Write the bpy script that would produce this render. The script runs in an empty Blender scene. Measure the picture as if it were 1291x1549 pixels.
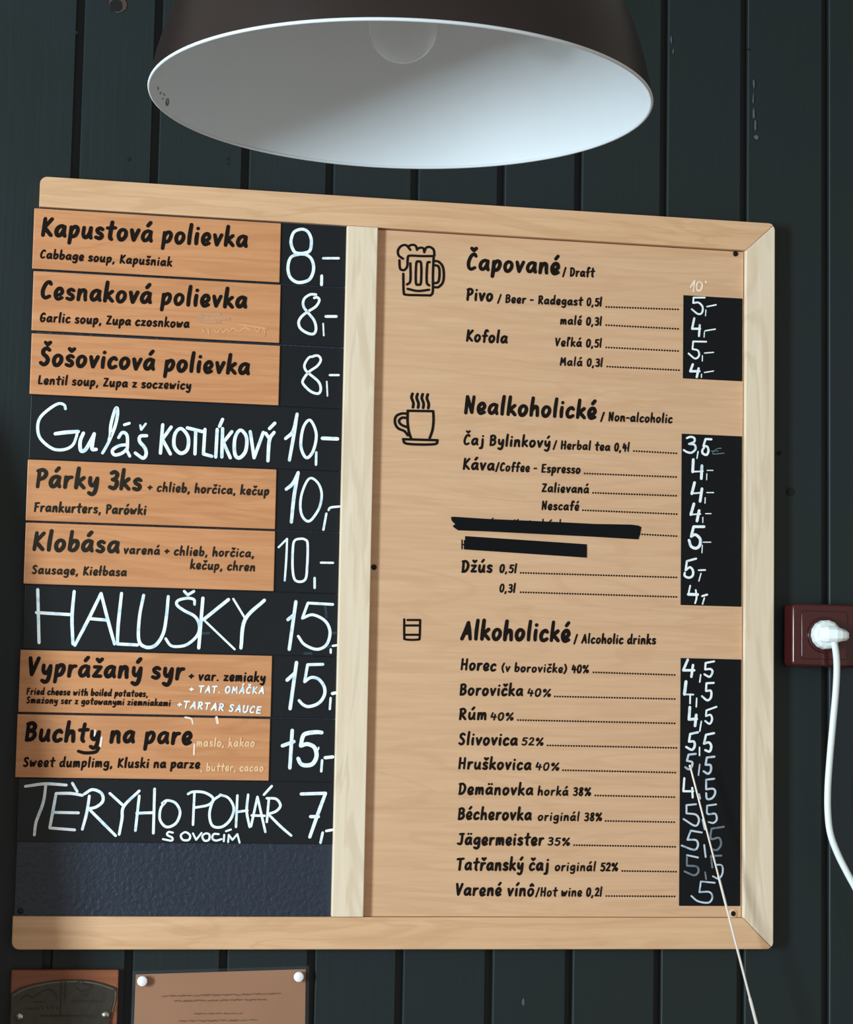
import bpy, bmesh, math, random
from mathutils import Vector, Matrix
random.seed(7)
C = bpy.context.scene.collection
S = bpy.context.scene

# ------------------------------------------------------------------ camera
Z0 = 1.35                                   # height of the board's lower edge; board front face is the plane y = 0
CAM = Vector((-0.0026, -2.6353, 0.2707 + Z0))
YAW, PITCH, ROLL, F_PX = 0.1854, 0.1003, 0.0186, 3250.0
fwd = Vector((math.sin(YAW)*math.cos(PITCH), math.cos(YAW)*math.cos(PITCH), math.sin(PITCH)))
r0 = Vector((math.cos(YAW), -math.sin(YAW), 0)); u0 = r0.cross(fwd)
RIGHT = math.cos(ROLL)*r0 + math.sin(ROLL)*u0
UP = -math.sin(ROLL)*r0 + math.cos(ROLL)*u0
cd = bpy.data.cameras.new('camera'); cam = bpy.data.objects.new('camera', cd); C.objects.link(cam)
m = Matrix((RIGHT, UP, -fwd)).transposed().to_4x4(); m.translation = CAM
cam.matrix_world = m
cd.sensor_fit = 'VERTICAL'; cd.sensor_height = 24.0; cd.lens = F_PX/1549*24.0; cd.clip_start = 0.05
S.camera = cam

# ------------------------------------------------------------------ light
S.view_settings.view_transform = 'Standard'; S.view_settings.look = 'None'
S.view_settings.exposure = 0.0; S.view_settings.gamma = 1.0; S.view_settings.use_curve_mapping = False
w = bpy.data.worlds.new('world'); S.world = w; w.use_nodes = True
bg = w.node_tree.nodes['Background']; bg.inputs[0].default_value = (1.0, 0.93, 0.86, 1); bg.inputs[1].default_value = 0.49
def area(name, loc, target, sx, sy, power, col):
    l = bpy.data.lights.new(name, 'AREA'); l.shape = 'RECTANGLE'; l.size = sx; l.size_y = sy
    l.energy = power; l.color = col
    o = bpy.data.objects.new(name, l); C.objects.link(o); o.location = loc
    o.rotation_euler = (Vector(target)-Vector(loc)).to_track_quat('-Z', 'Y').to_euler()
    return o
area('window_daylight', (-4.0, -3.25, 1.72), (0.4, 0.0, 1.80), 0.72, 1.7, 375, (0.78, 0.91, 1.0))

# ------------------------------------------------------------------ helpers
def lin(c): c /= 255.0; return c/12.92 if c <= 0.04045 else ((c+0.055)/1.055)**2.4
def rgb(r, g, b): return (lin(r), lin(g), lin(b), 1)
def at(px, py, y=0.0):
    """point of the photograph -> point of the vertical plane at depth y"""
    d = fwd + RIGHT*((px-645.5)/F_PX) - UP*((py-774.5)/F_PX)
    return CAM + d*((y-CAM.y)/d.y)
def tag(o, label=None, cat=None, group=None, kind=None):
    if label: o['label'] = label
    if cat: o['category'] = cat
    if group: o['group'] = group
    if kind: o['kind'] = kind
    return o
def thing(name, loc, label, cat, group=None):
    o = bpy.data.objects.new(name, None); o.empty_display_size = 0.05; C.objects.link(o); o.location = loc
    return tag(o, label, cat, group)
def origin(o):
    v = Vector((0, 0, 0))
    while o: v += o.location; o = o.parent
    return v
class MB:
    def __init__(s): s.v = []; s.f = []; s.m = []; s.sm = []
    def face(s, pts, mi=0, smooth=False):
        n = len(s.v); s.v += [Vector(p) for p in pts]; s.f.append(list(range(n, n+len(pts)))); s.m.append(mi); s.sm.append(smooth)
    def grid(s, rows, mi=0, smooth=True, closed=False):
        n = len(s.v); k = len(rows[0])
        for r in rows: s.v += [Vector(p) for p in r]
        for i in range(len(rows)-1):
            for j in range(k if closed else k-1):
                a = n+i*k+j; b = n+i*k+(j+1) % k
                s.f.append([a, b, b+k, a+k]); s.m.append(mi); s.sm.append(smooth)
    def prism(s, poly, y0, y1, mi=0):
        """poly: (x, z) points, counter-clockwise seen from the front; front at y0, back at y1"""
        n = len(s.v); k = len(poly)
        s.v += [Vector((x, y0, z)) for x, z in poly] + [Vector((x, y1, z)) for x, z in poly]
        s.f.append(list(range(n, n+k))); s.m.append(mi); s.sm.append(False)
        s.f.append(list(range(n+2*k-1, n+k-1, -1))); s.m.append(mi); s.sm.append(False)
        for i in range(k):
            j = (i+1) % k
            s.f.append([n+j, n+i, n+k+i, n+k+j]); s.m.append(mi); s.sm.append(False)
    def lathe(s, prof, c, axis=(0, 0, 1), n=48, mi=0, smooth=True, start=0.0):
        az = Vector(axis).normalized(); ax = az.orthogonal().normalized(); ay = az.cross(ax)
        c = Vector(c); rows = []
        for r, h in prof:
            rows.append([c+az*h+(ax*math.cos(start+2*math.pi*i/n)+ay*math.sin(start+2*math.pi*i/n))*r for i in range(n)])
        s.grid(rows, mi, smooth, True)
    def tube(s, pts, rad, n=12, mi=0, cap=True):
        pts = [Vector(p) for p in pts]; rows = []
        rs = rad if isinstance(rad, (list, tuple)) else [rad]*len(pts)
        prev = None
        for i, p in enumerate(pts):
            t = (pts[min(i+1, len(pts)-1)]-pts[max(i-1, 0)]).normalized()
            a = (prev - t*prev.dot(t)).normalized() if prev else t.orthogonal().normalized()
            prev = a; b = t.cross(a)
            rows.append([p+(a*math.cos(2*math.pi*k/n)+b*math.sin(2*math.pi*k/n))*rs[i] for k in range(n)])
        s.grid(rows, mi, True, True)
        if cap: s.face(rows[0][::-1], mi); s.face(rows[-1], mi)
    def build(s, name, mat, parent=None, bevel=0, seg=2, kind=None, label=None, smooth=False):
        o0 = origin(parent)
        me = bpy.data.meshes.new(name); me.from_pydata([tuple(p-o0) for p in s.v], [], s.f)
        for mt in (mat if isinstance(mat, (list, tuple)) else [mat]): me.materials.append(mt)
        for p, mi, sm in zip(me.polygons, s.m, s.sm): p.material_index = mi; p.use_smooth = sm
        me.update()
        o = bpy.data.objects.new(name, me); C.objects.link(o); o.parent = parent
        if bevel:
            b = o.modifiers.new('bevel', 'BEVEL'); b.width = bevel; b.segments = seg; b.limit_method = 'ANGLE'; b.angle_limit = math.radians(40); b.harden_normals = smooth
            if smooth: me.shade_smooth()
        tag(o, label, kind=kind)
        return o
def spline(pts, step=6):
    """Catmull-Rom through pts; a point given with a third value 1 is a corner. returns list of runs"""
    runs = []; cur = []
    for p in pts:
        cur.append(p[:2])
        if len(p) > 2 and len(cur) > 1: runs.append(cur); cur = [p[:2]]
    if len(cur) > 1: runs.append(cur)
    out = []
    for r in runs:
        if len(r) == 2: out.append([Vector(q) for q in r]); continue
        v = [Vector(q) for q in r]
        if (v[0]-v[-1]).length < 1e-6: e = [v[-2]]+v+[v[1]]
        else: e = [2*v[0]-v[1]]+v+[2*v[-1]-v[-2]]
        o = []
        for i in range(1, len(e)-2):
            a, b, c, d = e[i-1:i+3]
            for k in range(step):
                t = k/step
                o.append(0.5*((2*b)+(c-a)*t+(2*a-5*b+4*c-d)*t*t+(3*b-a-3*c+d)*t**3))
        o.append(v[-1]); out.append(o)
    return out
def parse(txt):
    """'x,y x,y* ; x,y ...' -> strokes of points (* = corner)"""
    res = []
    for st in txt.split(';'):
        p = []
        for tok in st.split():
            c = tok.endswith('*'); a, b = tok.rstrip('*').split(',')
            p.append((float(a), float(b), 1) if c else (float(a), float(b)))
        if p: res.append(p)
    return res
def ribbon(mb, run, hw, to3, taper=0.9, disc=True, mi=0):
    """flat brush stroke; run: 2-D points, hw half width, to3: 2-D -> 3-D"""
    n = len(run)
    if n < 2: return
    mb.layer = getattr(mb, 'layer', 0)+1; up = Vector((0, -(mb.layer % 16)*1.5e-5, 0)); base = to3
    to3 = lambda v: base(v)+up                       # overlapping strokes lie one over the other like real paint
    L = []; R_ = []
    for i, p in enumerate(run):
        t = run[min(i+1, n-1)]-run[max(i-1, 0)]
        if t.length < 1e-9: t = Vector((1, 0))
        t.normalize(); nn = Vector((-t.y, t.x))
        f = i/(n-1); h = hw*(taper+(1-taper)*math.sin(math.pi*min(max(f, 0.08), 0.92)))
        L.append(to3(p+nn*h)); R_.append(to3(p-nn*h))
    mb.grid([L, R_], mi, False)
    if disc:
        ends = [run[0], run[-1]] if (run[0]-run[-1]).length > hw*0.05 else [run[0]]
        for k_, p in enumerate(ends):
            lift = Vector((0, -5e-6*(k_+1), 0))
            mb.face([lift+to3(p+Vector((math.cos(a*math.pi/5), math.sin(a*math.pi/5)))*hw*taper) for a in range(10)], mi)

# ------------------------------------------------------------------ materials
def newmat(name):
    mt = bpy.data.materials.new(name); mt.use_nodes = True
    nt = mt.node_tree; return mt, nt, nt.nodes['Principled BSDF'], nt.nodes.new, nt.links.new
def plain(name, col, rough=0.5, metal=0.0, spec=0.5, var=0.0, scale=40, bump=0.0, coat=0.0):
    mt, nt, b, N, Lk = newmat(name)
    b.inputs['Roughness'].default_value = rough; b.inputs['Metallic'].default_value = metal
    b.inputs['Specular IOR Level'].default_value = spec; b.inputs['Coat Weight'].default_value = coat
    g = N('ShaderNodeNewGeometry'); nz = N('ShaderNodeTexNoise'); nz.inputs['Scale'].default_value = scale; nz.inputs['Detail'].default_value = 5
    Lk(g.outputs['Position'], nz.inputs['Vector'])
    mx = N('ShaderNodeMix'); mx.data_type = 'RGBA'
    mx.inputs[6].default_value = tuple(c*(1-var) for c in col[:3])+(1,); mx.inputs[7].default_value = tuple(min(1, c*(1+var)) for c in col[:3])+(1,)
    Lk(nz.outputs['Fac'], mx.inputs[0]); Lk(mx.outputs[2], b.inputs['Base Color'])
    if bump:
        bp = N('ShaderNodeBump'); bp.inputs['Strength'].default_value = bump; bp.inputs['Distance'].default_value = 0.002
        Lk(nz.outputs['Fac'], bp.inputs['Height']); Lk(bp.outputs['Normal'], b.inputs['Normal'])
    return mt
def wood(name, c1, c2, c3, axis='X', rough=0.45, streak=1.0, figure=0.5, spec=0.35):
    mt, nt, b, N, Lk = newmat(name)
    b.inputs['Roughness'].default_value = rough; b.inputs['Specular IOR Level'].default_value = spec
    g = N('ShaderNodeNewGeometry'); oi = N('ShaderNodeObjectInfo'); mu = N('ShaderNodeMath'); mu.operation = 'MULTIPLY'; mu.inputs[1].default_value = 13.0
    Lk(oi.outputs['Random'], mu.inputs[0])
    ad = N('ShaderNodeVectorMath'); ad.operation = 'ADD'; Lk(g.outputs['Position'], ad.inputs[0]); Lk(mu.outputs[0], ad.inputs[1])
    mp = N('ShaderNodeMapping'); Lk(ad.outputs[0], mp.inputs['Vector'])
    mp.inputs['Scale'].default_value = (3, 30, 55) if axis == 'X' else (55, 30, 3)
    n1 = N('ShaderNodeTexNoise'); n1.inputs['Scale'].default_value = 2.2*streak; n1.inputs['Detail'].default_value = 7; n1.inputs['Roughness'].default_value = 0.65; n1.inputs['Distortion'].default_value = 0.6
    Lk(mp.outputs[0], n1.inputs['Vector'])
    mp2 = N('ShaderNodeMapping'); Lk(ad.outputs[0], mp2.inputs['Vector'])
    mp2.inputs['Scale'].default_value = (1.2, 5, 9) if axis == 'X' else (9, 5, 1.2)
    n2 = N('ShaderNodeTexNoise'); n2.inputs['Scale'].default_value = 2.0; n2.inputs['Detail'].default_value = 3; n2.inputs['Distortion'].default_value = 1.4
    Lk(mp2.outputs[0], n2.inputs['Vector'])
    wv = N('ShaderNodeMath'); wv.operation = 'MULTIPLY'; wv.inputs[1].default_value = 30.0; Lk(n2.outputs['Fac'], wv.inputs[0])
    sn = N('ShaderNodeMath'); sn.operation = 'SINE'; Lk(wv.outputs[0], sn.inputs[0])
    cr = N('ShaderNodeValToRGB'); cr.color_ramp.elements[0].position = 0.3; cr.color_ramp.elements[1].position = 0.72
    cr.color_ramp.elements[0].color = c1; cr.color_ramp.elements[1].color = c2
    Lk(n1.outputs['Fac'], cr.inputs['Fac'])
    fr = N('ShaderNodeMapRange'); fr.inputs['From Min'].default_value = 0.3; fr.inputs['From Max'].default_value = 1.0; fr.inputs['To Max'].default_value = figure
    Lk(sn.outputs[0], fr.inputs['Value'])
    mx = N('ShaderNodeMix'); mx.data_type = 'RGBA'; mx.inputs[7].default_value = c3
    Lk(fr.outputs[0], mx.inputs[0]); Lk(cr.outputs['Color'], mx.inputs[6]); Lk(mx.outputs[2], b.inputs['Base Color'])
    bp = N('ShaderNodeBump'); bp.inputs['Strength'].default_value = 0.06; bp.inputs['Distance'].default_value = 0.001
    Lk(n1.outputs['Fac'], bp.inputs['Height']); Lk(bp.outputs['Normal'], b.inputs['Normal'])
    return mt
def paint_planks():
    mt, nt, b, N, Lk = newmat('dark_green_grey_paint')
    b.inputs['Specular IOR Level'].default_value = 0.3
    g = N('ShaderNodeNewGeometry'); mp = N('ShaderNodeMapping'); mp.inputs['Scale'].default_value = (120, 60, 4); Lk(g.outputs['Position'], mp.inputs['Vector'])
    n = N('ShaderNodeTexNoise'); n.inputs['Scale'].default_value = 1.5; n.inputs['Detail'].default_value = 6; n.inputs['Distortion'].default_value = 0.4; Lk(mp.outputs[0], n.inputs['Vector'])
    n2 = N('ShaderNodeTexNoise'); n2.inputs['Scale'].default_value = 5; n2.inputs['Detail'].default_value = 2; Lk(g.outputs['Position'], n2.inputs['Vector'])
    cr = N('ShaderNodeValToRGB'); cr.color_ramp.elements[0].position = 0.35; cr.color_ramp.elements[1].position = 0.65
    cr.color_ramp.elements[0].color = rgb(27, 38, 37); cr.color_ramp.elements[1].color = rgb(28, 38, 42)
    Lk(n2.outputs['Fac'], cr.inputs['Fac']); Lk(cr.outputs['Color'], b.inputs['Base Color'])
    mr = N('ShaderNodeMapRange'); mr.inputs['To Min'].default_value = 0.36; mr.inputs['To Max'].default_value = 0.55; Lk(n.outputs['Fac'], mr.inputs['Value']); Lk(mr.outputs[0], b.inputs['Roughness'])
    bp = N('ShaderNodeBump'); bp.inputs['Strength'].default_value = 0.22; bp.inputs['Distance'].default_value = 0.0012
    Lk(n.outputs['Fac'], bp.inputs['Height']); Lk(bp.outputs['Normal'], b.inputs['Normal'])
    return mt
def chalk(name, hi, lo):
    mt, nt, b, N, Lk = newmat(name); b.inputs['Roughness'].default_value = 0.9; b.inputs['Specular IOR Level'].default_value = 0.1
    g = N('ShaderNodeNewGeometry'); n = N('ShaderNodeTexNoise'); n.inputs['Scale'].default_value = 130; n.inputs['Detail'].default_value = 4; Lk(g.outputs['Position'], n.inputs['Vector'])
    cr = N('ShaderNodeValToRGB'); cr.color_ramp.elements[0].position = 0.32; cr.color_ramp.elements[1].position = 0.5
    cr.color_ramp.elements[0].color = lo; cr.color_ramp.elements[1].color = hi
    Lk(n.outputs['Fac'], cr.inputs['Fac']); Lk(cr.outputs['Color'], b.inputs['Base Color'])
    return mt
def bulb_glass():
    mt, nt, b, N, Lk = newmat('clear_bulb_glass')
    b.inputs['Base Color'].default_value = (0.85, 0.92, 0.95, 1); b.inputs['Roughness'].default_value = 0.04
    tr = N('ShaderNodeBsdfTransparent'); lw = N('ShaderNodeLayerWeight'); lw.inputs['Blend'].default_value = 0.25
    mr = N('ShaderNodeMapRange'); mr.inputs['To Min'].default_value = 0.12; mr.inputs['To Max'].default_value = 1.0; Lk(lw.outputs['Facing'], mr.inputs['Value'])
    pw = N('ShaderNodeMath'); pw.operation = 'POWER'; pw.inputs[1].default_value = 1.6; Lk(mr.outputs[0], pw.inputs[0])
    mx = N('ShaderNodeMixShader'); Lk(pw.outputs[0], mx.inputs[0]); Lk(tr.outputs[0], mx.inputs[1]); Lk(b.outputs[0], mx.inputs[2])
    Lk(mx.outputs[0], nt.nodes['Material Output'].inputs['Surface'])
    return mt
M = {}
M['planks'] = paint_planks()
M['chip'] = plain('pale_paint_chip', rgb(78, 88, 88), 0.8, var=0.2, scale=300)
M['hole'] = plain('dark_hole', rgb(10, 9, 8), 0.9)
M['knot'] = plain('brown_knot', rgb(70, 55, 48), 0.7, var=0.2)
M['birch_h'] = wood('birch_rail', rgb(208, 166, 124), rgb(224, 186, 146), rgb(192, 150, 108), 'X', 0.5, 0.9, 0.35)
M['birch_v'] = wood('birch_upright_sheen', rgb(224, 206, 176), rgb(236, 222, 198), rgb(204, 186, 154), 'Z', 0.45, 0.9, 0.4)  # same birch as the rails; sheen on the uprights is put into the colour
M['panel'] = wood('birch_panel', rgb(206, 166, 128), rgb(220, 182, 144), rgb(196, 156, 118), 'X', 0.5, 1.0, 0.3)
M['plate'] = wood('orange_wood_plate', rgb(194, 134, 88), rgb(212, 154, 108), rgb(176, 116, 74), 'X', 0.42, 1.2, 0.28)
M['plaque_wood'] = wood('reddish_wood', rgb(128, 76, 50), rgb(146, 90, 60), rgb(104, 60, 40), 'X', 0.45)
M['slate'] = plain('blackboard', rgb(15, 22, 27), 0.45, var=0.3, scale=9, spec=0.35)
M['slate_rough'] = plain('rough_black_paint', rgb(33, 44, 58), 0.42, var=0.15, scale=160, bump=0.9, spec=0.5)
M['strip'] = plain('black_price_strip', rgb(10, 14, 17), 0.6, var=0.2, scale=10, spec=0.2)
M['ink'] = plain('black_print', rgb(24, 18, 14), 0.7, var=0.15, scale=60, spec=0.12)
M['ink_soft'] = plain('worn_black_print', rgb(40, 36, 28), 0.7, var=0.2, scale=60, spec=0.15)
M['tape'] = plain('black_cover_bar', rgb(8, 12, 15), 0.6, spec=0.15)
M['chalk'] = chalk('white_chalk', rgb(240, 250, 252), rgb(196, 226, 236))
M['chalk_thin'] = chalk('thin_chalk', rgb(196, 212, 224), rgb(150, 170, 186))
M['chalk_faint'] = chalk('faded_chalk', rgb(112, 124, 134), rgb(84, 96, 106))
M['chalk_ghost'] = chalk('rubbed_out_chalk', rgb(236, 196, 150), rgb(224, 174, 122))
M['chalk_cream'] = chalk('cream_chalk_on_birch', rgb(246, 226, 206), rgb(232, 204, 174))
M['smear'] = chalk('grey_smear', rgb(196, 150, 116), rgb(178, 138, 110))
M['haze'] = chalk('chalk_haze', rgb(216, 164, 120), rgb(206, 150, 106))
M['smudge'] = chalk('chalk_smudge', rgb(50, 66, 78), rgb(36, 47, 54))
M['shade_out'] = plain('dark_brown_enamel', rgb(30, 20, 17), 0.35, var=0.1, spec=0.5)
M['shade_in'] = plain('white_enamel', rgb(212, 222, 226), 0.6, var=0.02, spec=0.5)
M['bulb'] = bulb_glass()
M['grey_print'] = plain('grey_stamp', rgb(110, 116, 116), 0.6)
M['brass'] = plain('lamp_metal', rgb(150, 140, 120), 0.35, 1.0)
M['black_plastic'] = plain('black_plastic', rgb(20, 20, 22), 0.4)
M['brown_plastic'] = plain('glossy_maroon_plastic', rgb(66, 25, 23), 0.12, var=0.06, spec=0.5)
M['white_plastic'] = plain('white_plastic', rgb(228, 240, 238), 0.35, var=0.02)
M['steel'] = plain('steel', rgb(190, 190, 185), 0.3, 1.0, var=0.1)
M['dark_screw'] = plain('dark_screw', rgb(30, 26, 24), 0.4, 0.6)
M['pale_wood_edge'] = plain('pale_wood_ring', rgb(222, 190, 150), 0.6)
M['silver'] = plain('silver_rod', rgb(246, 242, 232), 0.25, 0.5, var=0.03)
M['pewter'] = plain('dark_pewter', rgb(66, 64, 57), 0.45, 0.6, var=0.25, scale=90, bump=0.5)
M['rim_metal'] = plain('worn_rim', rgb(104, 100, 86), 0.5, 0.5, var=0.3, scale=80)
M['relief'] = plain('relief_dark_metal', rgb(46, 44, 38), 0.6, 0.3)  # darker metal for the plate's relief lines
M['kraft'] = plain('brown_paper', rgb(158, 114, 82), 0.5, var=0.10, scale=14, spec=0.5)
M['kraft_ink'] = plain('brown_ink', rgb(112, 78, 56), 0.6)
M['pin'] = plain('white_pin', rgb(240, 244, 246), 0.3)
M['plaster'] = plain('white_plaster', rgb(200, 198, 190), 0.9, var=0.05)
M['boards'] = wood('floor_boards', rgb(110, 78, 52), rgb(136, 98, 66), rgb(90, 62, 42), 'X')
mt, nt, b, N, Lk = newmat('clear_sleeve')
tr = N('ShaderNodeBsdfTransparent'); mx = N('ShaderNodeMixShader'); lw = N('ShaderNodeLayerWeight'); lw.inputs['Blend'].default_value = 0.3
b.inputs['Base Color'].default_value = (0.6, 0.65, 0.68, 1); b.inputs['Roughness'].default_value = 0.12
mr = N('ShaderNodeMapRange'); mr.inputs['To Min'].default_value = 0.03; mr.inputs['To Max'].default_value = 0.4; Lk(lw.outputs['Facing'], mr.inputs['Value'])
Lk(mr.outputs[0], mx.inputs[0]); Lk(tr.outputs[0], mx.inputs[1]); Lk(b.outputs[0], mx.inputs[2]); Lk(mx.outputs[0], nt.nodes['Material Output'].inputs['Surface'])
M['sleeve'] = mt

# ------------------------------------------------------------------ lettering: a single-stroke brush hand
G = {
'a': (6.1, '5.0,5.3 3.6,6.2 1.5,5 0.7,2.4 1.6,0.4 3.2,0.8 4.5,3 5.1,5.8* 4.9,2.4 5.6,0.2'),
'b': (5.6, '1.2,11.4 0.9,4 0.9,0.6* 1.1,3.2 2.5,5.6 4.3,5.6 4.9,3.4 4,0.9 2.3,0 0.9,0.7'),
'c': (5.0, '4.4,5.2 3.3,6.2 1.5,5 0.7,2.6 1.4,0.4 2.8,0 4.5,1'),
'd': (6.0, '4.9,5.2 3.4,6 1.5,4.8 0.8,2.2 1.8,0.2 3.4,0.8 4.8,3; 5.3,11.4 4.9,5 4.9,1.6 5.6,0.1'),
'e': (5.1, '0.9,2.5 3.1,2.5 4.4,4.2 3.6,6.2 2.1,6.1 0.8,4 0.9,1.5 2.2,-0.2 4.5,0.7'),
'f': (4.6, '4.7,10.3 3.7,11.2 2.6,9.8 2.2,5 2,-0.2; 0.6,5.5 4.1,5.9'),
'g': (5.9, '4.9,5.2 3.4,6.2 1.5,5 0.8,2.6 1.8,0.8 3.4,1.4 4.7,3.4 5,6* 5,1 4.6,-2.2 3,-3.5 1,-2.7'),
'h': (5.6, '1.3,11.4 0.9,5 0.8,0* 1.1,3.2 2.7,5.6 4.1,5.4 4.5,3 4.7,0'),
'i': (2.4, '1.3,6 1.1,3 1.2,0'),
'j': (3.4, '2.4,6 2.4,0 1.9,-2.8 0.4,-3.2'),
'k': (5.4, '1.3,11.5 1,5 0.8,0; 4.5,6 1.1,2.7* 2.9,2.2 5,0'),
'l': (2.4, '1.5,11.5 1.1,5 1.1,0'),
'm': (7.6, '0.9,6 0.8,0* 1.3,4 2.5,6 3.6,5 3.6,0.4* 4.0,4 5.2,6 6.3,5 6.6,0'),
'n': (5.7, '1.0,6 0.8,0* 1.3,3.6 2.8,6 4.3,5.4 4.5,2.4 4.8,0'),
'o': (5.6, '2.9,6.1 1.3,5 0.7,2.6 1.6,0.2 3.2,0.2 4.7,2.4 4.6,5 2.9,6.1'),
'p': (5.7, '1.1,5.8 1.1,1 0.8,-3.8; 1.1,3.6 2.7,6 4.3,5.9 4.9,4 4,1.2 2.3,0.2 1.1,1'),
'r': (4.4, '1.0,6 0.9,0* 1.2,3.4 2.4,5.6 4.0,6'),
's': (4.6, '4.0,5.5 2.6,6.2 1.1,5.1 1.7,3.6 3.4,2.6 3.9,1.2 2.7,0 0.7,0.6'),
't': (4.8, '2.9,10.2 2.4,4 2.4,1 3.2,-0.1; 0.5,6.5 4.9,6.9'),
'u': (5.9, '1.0,6 0.9,2 1.8,0.1 3.2,0.6 4.4,3 4.9,6* 4.7,2 5.3,0'),
'v': (5.0, '0.7,6 1.6,2.6 2.3,0* 4.6,6.2'),
'w': (7.0, '0.7,6 1.2,1 1.8,0.1* 3.4,4.4* 4.4,0.2* 6.4,6'),
'y': (5.6, '1.0,6 1.1,3 2.2,1.4 3.6,2.4 4.8,5.8* 4.7,1 4,-2.6 2.6,-3.8 1,-3'),
'z': (5.0, '0.8,5.8 4.2,5.8* 0.8,0.4* 4.5,0.4'),
'A': (6.5, '0.6,0 2.6,5.4 3.9,10* 4.9,5 5.7,0; 1.6,3.4 5.2,3.6'),
'B': (5.9, '1.1,9.6 1,0; 0.8,9.4 3.2,10 4.7,8.4 4,6.2 1.2,5.4* 4.3,5 5.0,2.8 3.6,0.6 0.9,0'),
'C': (5.7, '5.0,8.6 4.1,9.9 2.3,8.8 0.9,5 1.1,1.6 2.6,0.1 4.8,1.2'),
'D': (6.4, '1.3,9.8 1.2,0; 0.5,9.6 3.4,9.8 5.4,7 5.0,3 3.2,0.5 0.9,0'),
'E': (5.5, '4.8,9.8 1.3,9.6* 1,0.2* 4.8,0.4; 1.2,5.1 4.3,5.3'),
'F': (5.5, '1.5,9.6 1.1,0; 1.0,9.6 5.0,10; 1.3,5.2 4.3,5.5'),
'G': (6.0, '4.9,8.8 3.8,10 1.9,8.6 0.8,5 1.1,1.4 2.9,0.1 4.8,1.6 5.0,4.4* 2.9,4.2'),
'H': (6.4, '1.1,10 1,0; 5.3,10 5.2,0; 1.1,5 5.2,5.3'),
'J': (5.4, '4.0,9.6 3.8,3 2.9,0.4 0.6,0.8; 1.8,9.5 5.2,9.8'),
'K': (6.1, '1.5,10 1.1,0; 5.3,10 1.4,4.6* 3,3 5.5,0.2'),
'L': (5.0, '1.3,10 0.9,4 1.1,0.3* 4.4,0.4'),
'M': (7.2, '0.9,0 1.6,9.6* 3.5,3.6* 5.6,9.8* 6.3,0'),
'N': (6.2, '1.0,-0.3 1.2,10.3* 4.7,0.2* 5.2,10.4'),
'O': (6.4, '3.2,9.9 1.2,8 0.7,4.6 1.6,0.6 3.2,0 5,2 5.5,5.6 4.8,9 3.2,9.9'),
'P': (5.6, '1.4,9.6 1.1,0; 0.6,9.3 3.2,10 5.0,8.2 4.1,5.6 1.3,4.2'),
'R': (5.9, '1.3,9.6 1.1,0; 0.7,9.4 3.2,10 4.7,8 3.8,5.6 1.3,4.8* 3.1,3 5.3,0'),
'S': (5.5, '4.7,9 3.2,10 1.5,8.8 1.5,6.6 3.3,5 4.4,3 3.7,0.8 2.2,0 0.6,1'),
'T': (6.0, '3.1,9.6 2.8,0; 0.4,9.4 5.7,9.9'),
'U': (6.2, '1,10 0.9,3 1.8,0.3 3.6,0.3 5,3 5.3,10'),
'V': (5.8, '0.7,10 1.6,5 2.4,0.3* 5.3,10'),
'Z': (5.7, '0.9,9.6 4.8,9.6* 0.8,0.4* 5.2,0.6'),
'0': (5.6, '2.9,9.8 1.3,8 0.8,4.6 1.4,0.8 2.7,0 4.1,1.6 4.7,5.4 4.2,8.8 2.9,9.8'),
'2': (5.4, '0.9,8 2.4,9.9 4.2,8.6 3.6,5.4 0.8,0.5* 4.8,0.5'),
'3': (5.2, '0.9,9.1 2.6,9.9 4.1,8.4 3.3,6 1.8,5.3* 3.9,4.6 4.2,2 2.9,0.1 0.7,0.8'),
'4': (5.6, '1.8,9.6 0.8,3.8* 5.0,4; 3.9,7.4 3.6,0'),
'5': (5.3, '4.6,9.6 1.5,9.4* 1.2,5.6* 2.9,6 4.4,4.2 3.8,1 2.2,0 0.6,1'),
'8': (5.3, '4.2,8.6 2.9,9.9 1.5,8.6 1.8,6.4 3.6,4 4.2,1.8 2.9,0 1.3,1 1.3,3.4 3.4,6 4.2,8.6'),
'%': (7.6, '1.7,9.6 0.9,8.2 1.4,6.4 2.6,7.2 2.6,9 1.7,9.6; 6.2,10 1.9,0; 5.9,3.6 5.1,2.2 5.6,0.4 6.7,1.2 6.8,2.9 5.9,3.6'),
',': (2.4, '1.3,0.4 0.7,-1.9'), '.': (2.2, '1.1,0.2 1.2,0.3'), '/': (4.2, '3.6,10 0.6,-1.2'), '-': (4.0, '0.6,4.2 3.4,4.3'),
'+': (5.2, '0.6,4.2 4.6,4.4; 2.6,6.2 2.5,2.2'), '(': (3.2, '2.7,10.6 1.1,6.4 1.1,2.6 2.5,-1.4'), ')': (3.2, '0.6,10.6 2.2,6.4 2.0,2.6 0.4,-1.4'), ' ': (2.9, ''),
}
ACC = {'acute': '-0.5,0 0.8,1.9', 'caron': '-1.2,1.4 0.1,0* 1.5,1.5', 'dots': '-1.3,0.7 -1.2,0.75; 1.2,0.7 1.3,0.75', 'dot': '0,0.5 0.1,0.6', 'circ': '-1.1,0 0.1,1.4* 1.2,0'}
COMP = {}
for b_, a_, s_ in (('a', 'acute', 'á'), ('e', 'acute', 'é'), ('i', 'acute', 'í'), ('o', 'acute', 'ó'), ('u', 'acute', 'ú'), ('y', 'acute', 'ý'), ('A', 'acute', 'Á'),
                   ('c', 'caron', 'č'), ('s', 'caron', 'š'), ('z', 'caron', 'ž'), ('r', 'caron', 'ř'), ('C', 'caron', 'Č'), ('S', 'caron', 'Š'),
                   ('a', 'dots', 'ä'), ('o', 'circ', 'ô'), ('z', 'dot', 'ż')): COMP[s_] = (b_, a_)
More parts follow.
